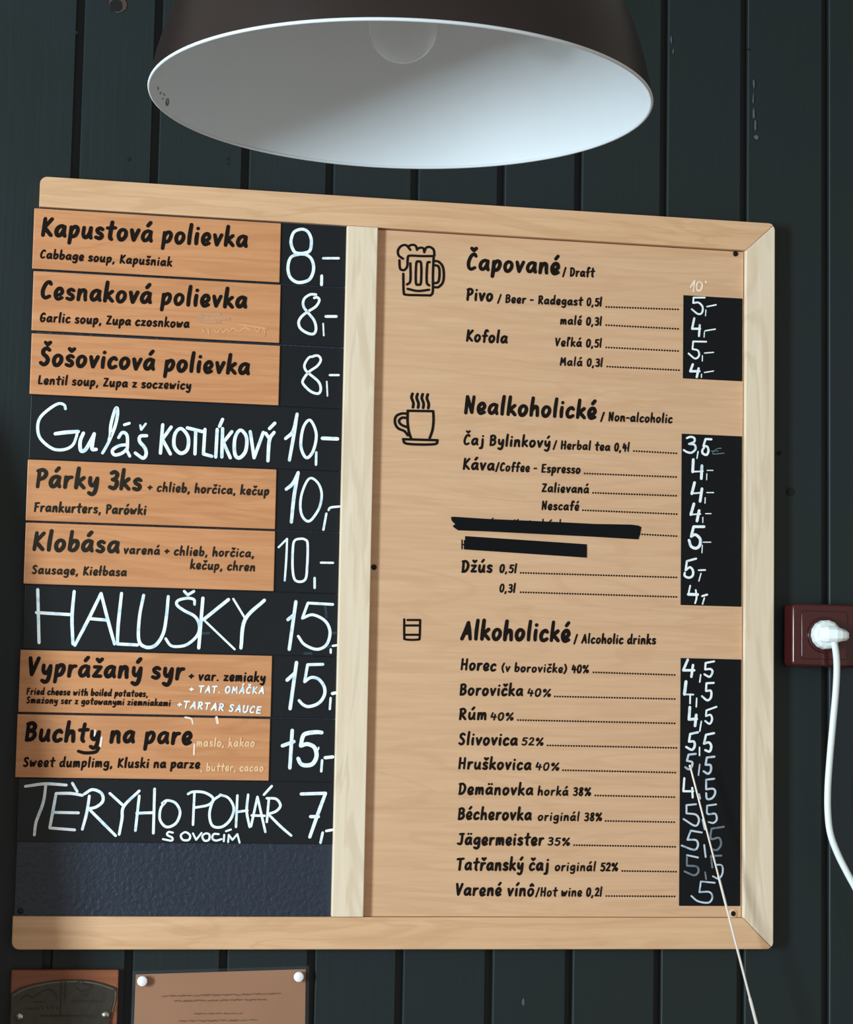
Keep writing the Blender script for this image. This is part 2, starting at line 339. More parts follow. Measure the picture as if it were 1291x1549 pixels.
def glyph(ch):
    if ch == 'ľ': return 3.4, parse(G['l'][1])+parse('3.2,11.4 2.9,9.4')
    if ch == 'ł': return 2.8, parse(G['l'][1])+parse('0.2,4.2 2.4,6')
    if ch == '–': return G['-'][0]+0.6, parse(G['-'][1])
    if ch in COMP:
        b_, a_ = COMP[ch]; wd, st = G[b_]; y = (12.2 if b_.isupper() else 9.0) + (0.4 if a_ == 'acute' else 0)
        return wd, parse(st)+[[(p[0]+wd*0.5+0.5,)+(p[1]+y,)+tuple(p[2:]) for p in q] for q in parse(ACC[a_])]
    wd, st = G[ch]; st = parse(st)
    if ch in 'ij': st = st+[[(1.45+(1 if ch == 'j' else 0), 9.1), (1.5+(1 if ch == 'j' else 0), 9.3)]]
    return wd, st
def write(mb, text, p0, p1, cap, y, weight=2.6, lean=0.07, mi=0):
    """text with its baseline from photo point p0 to p1, capitals cap px tall, on the plane at depth y"""
    A = at(p0[0], p0[1], y); B = at(p1[0], p1[1], y); h = (at(p0[0], p0[1]-cap*(1.10 if cap > 24 else 1.06), y)-A).length
    ux = (B-A); Lm = ux.length; ux.normalize(); uz = Vector((-ux.z, 0, ux.x))
    if weight == 2.6: weight = 2.45
    s = h/(10+weight); x = 0; runs = []
    for ch in text:
        wd, st = glyph(ch); j = random.uniform(-0.12, 0.12)
        for q in st:
            for r in spline([(p[0]+x+lean*p[1], p[1]+j)+tuple(p[2:]) for p in q]): runs.append(r)
        x += wd+(1.2 if ch == ' ' else 0.9 if ch in '0123456789%' else 1.65)
    x0 = min(p.x for r in runs for p in r); x1 = max(p.x for r in runs for p in r)
    sx = (Lm-weight*s)/(x1-x0)
    to3 = lambda v: Vector((0, y, 0))+Vector((A.x, 0, A.z))+ux*v.x+uz*v.y
    for r in runs:
        rr = [Vector(((p.x-x0)*sx+weight*s/2, (p.y+weight/2)*s)) for p in r]
        ribbon(mb, rr, weight*s*0.5*random.uniform(0.92, 1.06), to3)
def draw(mb, crop, txt, wd, y, taper=0.88, mi=0):
    """strokes read off an enlarged piece of the photo: crop = (x0, y0, px per unit)"""
    x0, y0, k = crop; to3 = lambda v: at(v.x, v.y, y)
    for st in parse(txt):
        for r in spline([(x0+p[0]*k, y0+p[1]*k)+tuple(p[2:]) for p in st]): ribbon(mb, r, wd*k*0.5, to3, taper, mi=mi)
def dots(mb, p0, p1, y, pitch=3.95, rad=1.45):
    n = round((p1[0]-p0[0])/pitch)
    for i in range(n+1):
        f = i/n; cx = p0[0]+(p1[0]-p0[0])*f; cy = p0[1]+(p1[1]-p0[1])*f
        mb.face([at(cx+rad*math.cos(a*math.pi/4), cy+rad*math.sin(a*math.pi/4), y) for a in range(8)])

# ------------------------------------------------------------------ setting
YW = 0.020                                   # face of the planks
XL, XR, ZT = -1.0, 2.2, 2.9
wl = MB()
gx = [at(x, 1450, YW).x for x in (72, 196, 339, 472, 605.6, 741, 862, 996, 1122, 1250)]
p_ = 0.1085
while gx[0] > XL+p_: gx.insert(0, gx[0]-p_)
while gx[-1] < XR-p_: gx.append(gx[-1]+p_)
sec = [(XL, YW)]
for i, x in enumerate(gx):
    o = random.uniform(-0.0006, 0.0006)
    sec += [(x-0.0062, sec[-1][1]-0.0), (x-0.0058, YW+0.009), (x+0.0045, YW+0.009), (x+0.0048, YW+0.0014+o), (x+0.0061, YW+o)]
sec.append((XR, sec[-1][1]))
for (xa, ya), (xb, yb) in zip(sec, sec[1:]):
    wl.face([(xa, ya, 0), (xb, yb, 0), (xb, yb, ZT), (xa, ya, ZT)])
def spot(mb, px, py, rx, ry, mi, y=YW-0.0012, n=12, jag=0.0, rot=0):
    pts = []
    for k in range(n):
        a = 2*math.pi*k/n; j = 1+random.uniform(-jag, jag)
        dx, dy = rx*j*math.cos(a), ry*j*math.sin(a); c_, s_ = math.cos(rot), math.sin(rot)
        pts.append(at(px+dx*c_-dy*s_, py+dx*s_+dy*c_, y))
    mb.face(pts[::-1], mi)
spot(wl, 178, 7, 14, 13, 3, jag=0.12); spot(wl, 176, 8, 9.5, 10, 2, YW-0.0016, jag=0.12)
for px, py, r_ in ((195, 241, 2.2), (345, 240, 1.8), (345, 248, 1.5), (116, 49, 1.8), (1196, 744, 4.5), (1180, 685, 2.5), (1133, 75, 1.6)): spot(wl, px, py, r_*1.2, r_*1.3, 2, jag=0.2)
for px, py, rx, ry in ((1141, 128, 1.6, 7), (1140, 150, 1.3, 8), (1141, 172, 1.6, 9), (1143, 190, 1.8, 7), (1144, 207, 3.5, 4), (1016, 60, 1.2, 5), (1019, 78, 1.0, 4), (792, 1515, 2.2, 5)):
    spot(wl, px, py, rx, ry, 1, jag=0.35, n=9)
wl.build('wall_back', [M['planks'], M['chip'], M['hole'], M['knot']], kind='structure')
fl = MB(); fl.face([(XL, YW+0.01, 0), (XL, -3.6, 0), (XR, -3.6, 0), (XR, YW+0.01, 0)][::-1]); fl.build('floor', M['boards'], kind='structure')
ce = MB(); ce.face([(XL, YW+0.01, ZT), (XL, -1.8, ZT), (XR, -1.8, ZT), (XR, YW+0.01, ZT)]); ce.build('ceiling', M['plaster'], kind='structure')

# ------------------------------------------------------------------ the menu board
def xz(px, py, y=0.0): p = at(px, py, y); return (p.x, p.z)
W, H = 0.95, 0.9377
board = thing('menu_board', (W/2, YW, Z0), 'large birch-framed menu board with dish signs on the left and printed drinks on the right', 'menu board')
zt_in = sum(xz(x, y)[1] for x, y in ((58, 313.5), (526, 343.5), (1128, 377)))/3 - Z0 + 0.0007
zb_in = sum(xz(x, y)[1] for x, y in ((20, 1388), (500, 1387), (1126, 1387)))/3 - Z0
xr_in = (xz(1128, 377)[0]+xz(1126, 1387)[0])/2
xm0 = (xz(526, 344)[0]+xz(501, 1385)[0])/2; xm1 = (xz(572, 346)[0]+xz(549, 1386)[0])/2
def arc(cx, cz, r, a0, a1, n=6): return [(cx+r*math.cos(math.radians(a0+(a1-a0)*i/n)), cz+r*math.sin(math.radians(a0+(a1-a0)*i/n))) for i in range(n+1)]
YB, YP, YS, YN = 0.0185, 0.0065, 0.0042, 0.0018      # back of the board, panel face, slat face, name plate face
rr = 0.009; cut = 0.0003; q45 = rr*(1-math.sqrt(.5))
mb = MB(); mb.prism([(p[0], p[1]+Z0) for p in [(0, zt_in), (xr_in, zt_in), (W-q45-cut, H-q45)]+arc(W-rr, H-rr, rr, 47, 90, 4)+arc(rr, H-rr, rr, 90, 180)], 0, YB)
mb.build('top_rail', M['birch_h'], board, 0.0012)
mb = MB(); mb.prism([(p[0], p[1]+Z0) for p in arc(rr, rr, rr, 180, 270)+arc(W-rr, rr, rr, 270, 313, 4)+[(xr_in, zb_in), (0, zb_in)]], 0, YB)
mb.build('bottom_rail', M['birch_h'], board, 0.0012)
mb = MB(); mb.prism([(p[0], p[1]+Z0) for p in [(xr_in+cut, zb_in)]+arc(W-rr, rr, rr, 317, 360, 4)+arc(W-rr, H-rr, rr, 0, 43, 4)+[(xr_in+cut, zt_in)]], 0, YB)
mb.build('right_rail', M['birch_v'], board, 0.0012, label='upright rail with sheen painted into its birch colour')
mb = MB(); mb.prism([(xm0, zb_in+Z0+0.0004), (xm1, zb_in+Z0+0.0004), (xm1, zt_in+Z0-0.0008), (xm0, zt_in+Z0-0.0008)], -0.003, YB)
mb.build('middle_rail', M['birch_v'], board, 0.0010, label='upright rail with sheen painted into its birch colour')
mb = MB(); mb.prism([(0.002, zb_in+Z0), (xm0, zb_in+Z0), (xm0, zt_in+Z0), (0.002, zt_in+Z0)], YP, YB)
mb.build('black_backing', M['slate_rough'], board)
mb = MB(); mb.prism([(xm1+0.0002, zb_in+Z0+0.0003), (xr_in-0.0006, zb_in+Z0+0.0003), (xr_in-0.0006, zt_in+Z0-0.0012), (xm1+0.0002, zt_in+Z0-0.0012)], YP, YB)
panel = mb.build('drinks_panel', M['panel'], board, 0.0005)
for px, py, y, mname, ring in ((1113, 384, YP, 'dark_screw', 0), (1109.5, 1382, YP, 'dark_screw', 1), (566, 858, YP, 'dark_screw', 0), (31, 1378, YP, 'dark_screw', 0)):
    c = at(px, py, y); mb = MB()
    if ring: mb.lathe([(0.0, 0.0006), (0.0055, 0.0006), (0.006, 0)], c, (0, -1, 0), 20, 1)
    mb.lathe([(0, 0.0012), (0.001, 0.0010), (0.0028, 0.0014), (0.0036, 0.0002)], c, (0, -1, 0), 16, 0)
    mb.build('screw', [M[mname], M['pale_wood_edge']], board)
# price strips
strips = []
for (tl, tr_, br, bl) in (((1035, 446), (1125, 452), (1124, 577), (1033, 572)), ((1032, 656), (1124, 660), (1122, 918), (1030, 915)), ((1030, 995), (1123, 998), (1122, 1371), (1028, 1370))):
    ys = YP-0.0008; x0 = (xz(*tl, ys)[0]+xz(*bl, ys)[0])/2; zt = (xz(*tl, ys)[1]+xz(*tr_, ys)[1])/2; zb = (xz(*bl, ys)[1]+xz(*br, ys)[1])/2
    mb = MB(); mb.prism([(x0, zb), (xr_in-0.0022, zb), (xr_in-0.0022, zt), (x0, zt)], ys, YP)
    strips.append(mb.build('price_strip', M['strip'], board, 0.0006, label='black strip of chalked prices'))

# printed drinks list
YT = YP-0.0004
def line(name, items, dot=None):
    mb = MB()
    for t in items: write(mb, t[0], t[1], t[2], t[3], YT)
    if dot: dots(mb, dot[0], dot[1], YT)
    return mb.build(name, M['ink'], panel)
line('heading_lettering', [('Čapované', (706, 410.1), (847.5, 416.6), 26.5), ('/ Draft', (850.5, 418.5), (901, 420.2), 14.3)])
line('heading_lettering', [('Nealkoholické', (702, 626.6), (903, 635.5), 26.3), ('/ Non-alcoholic', (908, 637.2), (1018, 641), 14)])
line('heading_lettering', [('Alkoholické', (696, 969), (863.5, 972.4), 27.9), ('/ Alcoholic drinks', (867.4, 974), (993, 975.5), 14.6)])
line('drink_lettering', [('Pivo', (705.5, 455.4), (746.3, 456.8), 19.5), ('/ Beer – Radegast 0,5l', (752, 458.4), (911.5, 464.3), 13.6)], ((917.5, 464.3), (1026, 468)))
line('drink_lettering', [('malé 0,3l', (847.5, 491.6), (911.3, 493.5), 13.4)], ((917.5, 491.8), (1026, 497.5)))
line('drink_lettering', [('Kofola', (705, 517.3), (768.3, 520.6), 18.5)])
line('drink_lettering', [('Veľká 0,5l', (840.3, 524.4), (911.3, 526.6), 13.4)], ((917.5, 525.5), (1026, 531)))
line('drink_lettering', [('Malá 0,3l', (847, 553.6), (912.6, 556), 13.2)], ((919, 554.5), (1027.5, 560)))
line('drink_lettering', [('Čaj Bylinkový', (701.2, 674), (833.3, 678.3), 17.3), ('/ Herbal tea 0,4l', (836, 679.8), (953.3, 684), 13.6)], ((959.3, 682.2), (1023.5, 685.7)))
line('drink_lettering', [('Káva', (700, 711.3), (748.4, 713), 18.4), ('/Coffee – Espresso', (749, 713.2), (878.6, 717.4), 13.9)], ((884.8, 716.2), (1023, 721.6)))
line('drink_lettering', [('Zalievaná', (819.4, 745.2), (891.4, 747), 14)], ((897.5, 745.5), (1023, 750)))
line('drink_lettering', [('Nescafé', (819.4, 771.8), (876.6, 773.2), 13.8)], ((882.2, 771.8), (1024, 777.7)))
line('drink_lettering', [('Džús', (698, 866.8), (745.7, 867.4), 19), ('0,5l', (755.6, 866.8), (782.5, 867.8), 13.6)], ((788, 866.5), (1023.5, 873.5)))
line('drink_lettering', [('0,3l', (755.6, 896.6), (780.6, 897.4), 13.6)], ((788, 895.8), (1023.5, 903)))
line('drink_lettering', [('Horec', (696.6, 1014.2), (751.2, 1016.4), 18.3), ('(v borovičke) 40%', (758.7, 1016.8), (891.2, 1019.2), 13.4)], ((898.3, 1017), (1020.8, 1021)))
line('drink_lettering', [('Borovička', (695.2, 1052.7), (791.7, 1054), 18.4), ('40%', (797.6, 1054), (833.6, 1055.2), 13)], ((839.6, 1053.5), (1020.8, 1057.4)))
line('drink_lettering', [('Rúm', (694.4, 1089.6), (736, 1090.2), 18.4), ('40%', (741.8, 1090.2), (777.2, 1091), 13)], ((783.8, 1089.2), (1020.8, 1094.2)))
line('drink_lettering', [('Slivovica', (693.2, 1127.8), (783.4, 1128.8), 19), ('52%', (788.7, 1128.2), (822.4, 1129), 13)], ((828.7, 1127.6), (1023.5, 1131.3)))
line('drink_lettering', [('Hruškovica', (693.2, 1164.3), (804.2, 1166), 18.4), ('40%', (810, 1165.7), (846.2, 1166.8), 13)], ((852, 1165.1), (1021.6, 1168.7)))
line('drink_lettering', [('Demänovka', (693.2, 1202.8), (807, 1204.1), 18.4), ('horká 38%', (813.2, 1203.8), (894.4, 1204.8), 13.6)], ((900.9, 1203.3), (1020.2, 1205.8)))
line('drink_lettering', [('Bécherovka', (692.4, 1240.8), (804.8, 1242), 19), ('originál 38%', (813.6, 1242.2), (911.1, 1243), 13.6)], ((916.6, 1241.8), (1020.2, 1243.7)))
line('drink_lettering', [('Jägermeister', (691, 1279.2), (823.8, 1280), 19.2), ('35%', (828.2, 1279.4), (862.2, 1280.2), 13)], ((868.9, 1278.4), (1021.6, 1281)))
line('drink_lettering', [('Tatřanský čaj', (690.4, 1317.7), (830.8, 1318.4), 19.8), ('originál 52%', (839.3, 1318.2), (935.3, 1319), 14)], ((941.7, 1317.5), (1023, 1318.6)))
line('drink_lettering', [('Varené vínô', (689.6, 1356), (808.5, 1356.6), 19.5), ('/Hot wine 0,2l', (809.6, 1356.6), (911.6, 1357), 14.2)], ((917.7, 1355.4), (1020.8, 1356)))
k = (670, 770, .24787)
for t_ in ('295,72 306,56', '438,66 448,78* 460,64', '530,90 533,72; 612,90 612,62; 650,80 664,66; 716,90 718,64', '118,190 118,243; 118,216 136,218; 133,192 133,243'):
    mb = MB(); draw(mb, k, t_, 9, YT); mb.build('covered_lettering', M['ink'], panel)
mb = MB(); dots(mb, (968, 808), (1023.5, 811), YT); mb.build('leader_dots', M['ink'], panel)
def px_poly(pts, y, name, mat, parent, bevel=0, depth=0.0005):
    mb = MB(); mb.prism([xz(*p, y) for p in pts][::-1], y, y+depth); return mb.build(name, mat, parent, bevel)
px_poly([(682.4, 782), (687, 781.6), (740, 785), (830, 789), (900, 792.5), (955, 793.5), (966, 795), (970.7, 797.5), (968.5, 808), (966.2, 815.9), (900, 812), (800, 807), (740, 804), (693.5, 802.2), (688, 798.5), (685, 795.5), (689, 793), (684, 788)], YP-0.0008, 'cover_bar', M['tape'], panel)
px_poly([(704, 810.9), (888.1, 823.3), (888.1, 843.6), (704, 831.2)], YP-0.0008, 'cover_bar', M['tape'], panel)
# icons
k = (580, 350, .09295); mb = MB()
draw(mb, k, '320,445 250,390 240,310 290,240 370,225 440,300; 425,232 480,218 530,240 550,300; 560,280 610,265 655,280 668,340; 672,320 700,265 760,255 820,300 832,395; 820,402 620,402 440,395 400,420 390,560 360,615 320,632 272,600 262,470; 820,395 808,700 805,980 770,1042* 560,1038 370,1030 332,985 325,690; 440,520 440,800 385,865; 570,490 536,530 530,830 570,868 612,830 615,530 570,490; 755,500 716,530 706,820 745,880; 395,935 560,970 745,950; 830,482 900,495 965,570 985,700 968,830 900,905 840,910; 830,550 895,570 915,660 898,815 830,845', 40, YT, 1.0)
mb.build('beer_mug_icon', M['ink'], panel)
k = (580, 580, .09295); mb = MB()
for i in range(4): draw(mb, k, ' '.join('%d,%d' % (x+83*i, y+4*i) for x, y in ((475, 168), (460, 230), (490, 320), (483, 390))), 46, YT, 1.0)
draw(mb, k, '395,445 812,452* 818,600 800,760 755,890; 398,445 395,620 415,780 450,890; 390,492 290,492 205,540 190,640 240,730 340,775 400,845; 372,560 300,560 255,610 290,670 382,712; 322,908 882,925* 825,990 390,982 322,908', 42, YT, 1.0)
mb.build('coffee_cup_icon', M['ink'], panel)
k = (590, 920, .05422); mb = MB()
draw(mb, k, '400,310 402,780 440,870 780,875 830,800 845,330* 490,330; 430,482 820,482; 430,742 820,742', 64, YT, 1.0)
mb.build('shot_glass_icon', M['ink'], panel)

# chalked drink prices
YC = YP-0.0008-0.0004
k = (1020, 415, .10979); mb = MB()
for t, wd in (('425,320 270,320* 265,395* 340,390 395,450 385,530 330,545 245,480', 26), ('440,490 435,570', 16), ('455,445 580,420', 22), ('280,605 250,750* 360,750; 355,700 345,850', 33), ('420,790 415,865', 16), ('430,778 570,755', 20),
              ('445,928 265,925* 255,1030* 330,1050 345,1120 290,1160 200,1090', 26), ('392,1120 390,1195', 16), ('420,1085 545,1075', 18), ('260,1240 225,1335* 350,1335; 340,1295 315,1415', 36), ('380,1375 378,1420', 16), ('420,1352 545,1332', 18)): draw(mb, k, t, wd, YC)
mb.build('chalk_prices', M['chalk'], strips[0])
mb = MB(); draw(mb, k, '230,175 285,85* 270,235; 350,100 315,140 320,215 370,215 390,140 350,100; 438,98 442,112', 27, YT); mb.build('chalk_note', M['chalk_cream'], panel)
k = (1020, 645, .09295); k2 = (1020, 780, .09295); mb = MB()
for t, wd in (('210,190 270,170 330,190 330,250 245,285* 335,300 350,370 290,425 220,420 160,385', 36), ('392,410 375,520', 24), ('610,210 515,205* 480,320* 540,330 562,400 530,462 470,440 462,390 490,345', 38),
              ('315,540 305,740*; 455,640 445,850', 50), ('305,738 470,730', 28), ('535,770 532,870', 17), ('540,716 635,716', 17),
              ('335,915 290,1095*; 455,1015 425,1220', 50), ('290,1092 440,1080', 28), ('508,1160 505,1250', 20), ('535,1077 645,1077', 20), ('325,1260 275,1435*; 410,1370 375,1540', 50), ('275,1435 430,1425', 28), ('470,1480 470,1565', 18), ('515,1420 605,1420', 18)): draw(mb, k, t, wd, YC)
for t, wd in (('490,180 320,180* 280,340* 350,310 425,380 420,480 360,530 280,500 245,400', 48), ('462,480 455,605', 18), ('475,432 600,432', 18), ('360,700 210,740* 190,890* 260,840 310,900 300,980 240,1010 175,980 175,930', 38), ('440,940 405,1065', 22), ('400,888 510,885', 30),
              ('265,1140 235,1280*; 355,1210 368,1330 345,1425', 30), ('235,1280 385,1285', 52), ('495,1340 465,1440', 26), ('460,1310 540,1285', 36)): draw(mb, k2, t, wd, YC)
mb.build('chalk_prices', M['chalk'], strips[1])
mb = MB(); draw(mb, k, '770,355 700,365 640,420 650,450 815,435; 610,400 720,400', 16, YC); mb.build('faded_chalk', M['chalk_faint'], strips[1])
k = (1020, 990, .1227); k2 = (1020, 1170, .14528); mb = MB()
for t, wd in (('170,65 115,195* 250,195; 235,130 215,275', 34), ('330,250 318,340', 20), ('495,85 390,105* 385,185* 450,180 475,215 440,275 375,245', 27), ('148,335 130,490*', 42), ('130,492 240,495; 200,490 198,605', 22), ('280,540 275,645', 20),
              ('490,350 400,355* 395,450* 455,450 455,530 410,565 345,515', 28), ('195,650 185,800* 280,795; 275,745 260,880', 38), ('338,825 318,945', 20), ('525,645 400,690* 395,760* 450,745 470,800 440,855 385,820', 25),
              ('295,960 200,980* 185,1075* 245,1075 255,1130 220,1175 150,1140', 30), ('315,1145 315,1245', 20), ('495,970 395,990* 370,1100* 430,1085 460,1130 440,1195 385,1180', 30)): draw(mb, k, t, wd, YC)
mb.build('chalk_prices', M['chalk'], strips[2])
mb = MB(); draw(mb, k2, '108,50 98,185* 200,185; 190,150 195,250', 24, YC)
mb.build('chalk_prices', M['chalk'], strips[2])
mb = MB()
for t, wd in (('270,1225 180,1235* 160,1310* 225,1330 215,1390 180,1415 140,1390', 28), ('318,1355 302,1490', 20), ('500,1260 405,1270* 390,1360* 450,1365 455,1430 420,1470 365,1440', 28)): draw(mb, k, t, wd, YC)
for t, wd in (('420,55 335,65* 335,165* 410,160 430,200 400,255 345,265 335,205', 22), ('262,215 272,262', 20), ('230,320 130,330* 130,415* 230,430 260,490 220,545 100,475', 21), ('300,480 322,580', 24), ('440,322 345,335* 350,420 430,420 445,480 410,515 360,505', 20),
              ('290,615 175,595* 140,690* 230,695 250,750 210,795 80,750', 21), ('315,745 330,870', 20), ('425,1138 280,1125* 265,1235* 370,1235 400,1290 360,1345 250,1330 180,1275', 19), ('440,950 500,960 505,1040 465,1095 405,1070', 18), ('250,875 135,850*', 20)): draw(mb, k2, t, wd, YC)
mb.build('thin_chalk', M['chalk_thin'], strips[2])
mb = MB()
for t, wd in (('520,555 390,575* 385,680 470,670 490,740 450,795 400,790', 22), ('135,850 135,960* 235,970 255,1020 210,1060 110,1020', 22), ('325,1030 335,1100', 20), ('495,855 385,860* 400,980', 22)): draw(mb, k2, t, wd, YC)
mb.build('faded_chalk', M['chalk_faint'], strips[2])

# ------------------------------------------------------------------ the food slats: each row lifts out of the board
xs0 = -0.004
ROWS = {  # name plate corners in the photo: tl, tr, br, bl
 'cabbage': ((51.4, 314), (424.9, 337), (423.7, 427.8), (49.3, 406.9)),
 'garlic': ((50.1, 409), (425, 429.9), (422.8, 518.6), (48.4, 501)),
 'lentil': ((47.6, 504.3), (424, 521), (421.6, 614), (45.1, 596.4)),
 'frankfurter': ((41.8, 694.6), (418.6, 708.8), (416.5, 801), (39.2, 787.9)),
 'sausage': ((38.8, 790), (416.5, 802.2), (414.5, 894.5), (35.9, 884)),
 'cheese': ((30.9, 982.1), (412.4, 991.3), (409.5, 1084.4), (27.6, 1078.3)),
 'dumpling': ((27.6, 1080.2), (409.5, 1086), (406.5, 1181.6), (21.7, 1176.6)),
}
rect = {}
for n_, (tl, tr_, br, bl) in ROWS.items():
    a = [xz(*p, YN) for p in (tl, tr_, br, bl)]
    rect[n_] = ((a[0][0]+a[3][0])/2, (a[1][0]+a[2][0])/2, (a[2][1]+a[3][1])/2, (a[0][1]+a[1][1])/2)
g_ = 0.0006
rect['goulash'] = (rect['lentil'][0]+0.002, None, rect['frankfurter'][3]+g_, rect['lentil'][2]-g_)
rect['halusky'] = (rect['sausage'][0]+0.002, None, rect['cheese'][3]+g_, rect['sausage'][2]-g_)
rect['sundae'] = (rect['dumpling'][0]+0.004, None, xz(260, 1275, YS)[1], rect['dumpling'][2]-g_)
def slat(key, label):
    x0, x1, zb, zt = rect[key]
    t = thing('dish_sign', ((x0+xm0)/2, YP, zb), label, 'dish sign', 'dish signs in the left half of the board')
    mb = MB(); mb.prism([(x0+(0.002 if x1 else 0), zb), (xm0-0.0012, zb), (xm0-0.0012, zt), (x0+(0.002 if x1 else 0), zt)], YS, YP)
    base = mb.build('black_slat', M['slate'], t, 0.0006)
    plate = None
    if x1:
        mb = MB(); mb.prism([(x0, zb+g_), (x1, zb+g_), (x1, zt-g_), (x0, zt-g_)], YN, YS); plate = mb.build('name_plate', M['plate'], t, 0.0008)
    return t, base, plate
def letters(plate, name, items, mat='ink', weight=2.6):
    mb = MB()
    for t in items: write(mb, t[0], t[1], t[2], t[3], YN-0.0004, weight)
    return mb.build(name, M[mat], plate)
def chalked(base, name, k, items, mat='chalk', y=None):
    mb = MB()
    for t, wd in items: draw(mb, k, t, wd, YS-0.0004 if y is None else y)
    return mb.build(name, M[mat], base)
kG = (415, 335, .18072); kH = (410, 700, .12917); kI = (410, 990, .12911)
t, base, plate = slat('cabbage', 'topmost wooden dish sign, for cabbage soup, with the largest chalked 8')
letters(plate, 'title_lettering', [('Kapustová polievka', (61.5, 358.8), (375, 376), 28.5)])
letters(plate, 'translation_lettering', [('Cabbage soup, Kapušniak', (60.3, 391.4), (260.4, 404), 14)])
chalked(base, 'chalk_price', kG, [('230,65 165,90 140,170 160,240 190,265 250,265 300,240 310,150 280,85 230,65; 210,275 140,300 115,380 130,460 180,505 240,508 300,480 330,400 315,320 270,280 210,275', 27), ('398,455 396,530', 27), ('410,308 540,308', 22)])
t, base, plate = slat('garlic', 'wooden dish sign for garlic soup, with a grey smear below its title')
letters(plate, 'title_lettering', [('Cesnaková polievka', (61, 453.6), (374, 468.4), 28)])
letters(plate, 'translation_lettering', [('Garlic soup, Zupa czosnkowa', (60, 487.6), (286.6, 497), 14.6)])
chalked(base, 'chalk_price', kG, [('350,612 300,612 250,650 245,710 285,765 335,830 350,900 330,940 280,935 220,895 205,840 235,790 290,750 350,710 378,660 360,635 335,640', 23), ('410,855 415,955', 15), ('432,795 520,795', 26)])
k = (50, 420, .29434)
chalked(plate, 'chalk_smear', k, [('840,188 960,186; 845,200 1010,210; 870,212 990,214; 850,225 960,228', 11)], 'smear', YN-0.0004)
chalked(plate, 'rubbed_out_chalk', k, [('870,265 880,280; 900,262 905,290; 930,268 950,282 965,262 980,280 1000,262 1010,278 1030,260 1060,275 1090,258 1120,270; 1140,262 1160,278 1165,255; 1180,262 1192,275 1190,300; 1060,240 1200,262', 9)], 'haze', YN-0.0004)
t, base, plate = slat('lentil', 'wooden dish sign for lentil soup, the third soup, just above the goulash row')
letters(plate, 'title_lettering', [('Šošovicová polievka', (58.2, 554.2), (378.2, 568.8), 28)])
letters(plate, 'translation_lettering', [('Lentil soup, Zupa z soczewicy', (57.3, 582), (289.2, 590.4), 14.2)])
chalked(base, 'chalk_price', kG, [('330,1130 290,1140 255,1195 260,1240 300,1280 370,1340 390,1400 370,1440 310,1425 250,1370 240,1330 290,1260 360,1210 390,1160 370,1125 330,1125', 22), ('440,1340 446,1460', 15), ('465,1286 540,1286', 20)])
t, base, plate = slat('goulash', 'black chalkboard sign with chalked goulash in mixed script and capitals')
kA = (40, 600, .19365); kB = (230, 610, .23238)
mb = MB()
for t_, wd in (('305,95 295,65 250,55 180,95 110,160 88,230 100,310 150,370 220,412 300,412 360,380 388,320 400,270*', 24), ('405,272 300,280 225,290', 30), ('445,285 420,350 425,420 460,415 500,350 530,290* 515,370 515,410 545,412', 30), ('595,440 640,360 690,240 712,140 708,90 690,110 660,220 655,300 645,340', 26),
               ('720,320 750,280 785,300 790,370 785,430*; 785,375 720,385 672,420 690,455 750,440 790,400; 790,430 808,465', 26), ('765,220 805,208', 24), ('940,305 890,310 885,350 925,400 935,450 910,480 850,440', 28), ('890,225 897,258* 932,212', 20)): draw(mb, kA, t_, wd, YS-0.0004)
draw(mb, kB, '70,140 55,325; 125,155 68,235* 120,330; 190,165 150,200 145,280 185,325 230,300 235,220 190,165; 230,160 330,185; 285,180 280,330; 345,170 335,330* 390,345; 425,170 415,350; 460,105 440,150; 460,165 455,350; 520,185 465,255* 510,355; 575,175 540,230 540,330 570,355 610,310 615,220 575,175; 640,185 665,355* 725,190; 740,195 765,230; 795,190 765,240 755,375; 800,130 765,165', 24, YS-0.0004)
mb.build('chalk_lettering', M['chalk'], base)
chalked(base, 'chalk_price', kB, [('870,230 920,180 945,70* 925,200 895,370', 23), ('1030,110 985,160 970,280 1005,355 1050,310 1070,200 1030,110', 20), ('1070,320 1068,400', 18), ('1110,228 1208,232', 26)])
t, base, plate = slat('frankfurter', 'wooden dish sign for a three-piece frankfurter dish, directly below the chalked goulash')
letters(plate, 'title_lettering', [('Párky 3ks', (53.4, 739), (215.5, 743.6), 29)], 'ink_soft')
letters(plate, 'side_dish_lettering', [('+ chlieb, horčica, kečup', (222.6, 744), (407.3, 750.4), 14.2)], 'ink_soft')
letters(plate, 'translation_lettering', [('Frankurters, Parówki', (51, 774.8), (221.5, 779.6), 15)], 'ink_soft')
chalked(base, 'chalk_price', kH, [('180,310 260,240 320,115* 270,400 240,695', 42), ('480,180 420,220 360,370 345,520 370,630 430,685 490,650 570,520 595,370 560,250 480,180', 31), ('650,595 615,785', 30), ('675,555 700,525 805,512', 28)])
t, base, plate = slat('sausage', 'wooden dish sign for sausage with bread, between the frankfurter sign and the tall chalked capitals')
letters(plate, 'title_lettering', [('Klobása', (48.4, 834), (180.8, 838.4), 28.5)], 'ink_soft')
letters(plate, 'side_dish_lettering', [('varená + chlieb, horčica,', (186.8, 838.6), (384.2, 844), 14), ('kečup, chren', (287, 861.4), (385.6, 865), 14)], 'ink_soft')
letters(plate, 'translation_lettering', [('Sausage, Kiełbasa', (47.5, 868.8), (191.5, 872.6), 14)], 'ink_soft')
chalked(base, 'chalk_price', kH, [('90,990 190,890* 180,1130 162,1380', 26), ('350,890 280,910 258,1000 255,1250 290,1380 400,1370 425,1200 430,950 400,900 350,890', 30), ('512,1350 512,1465', 32), ('585,1170 728,1172', 28)])
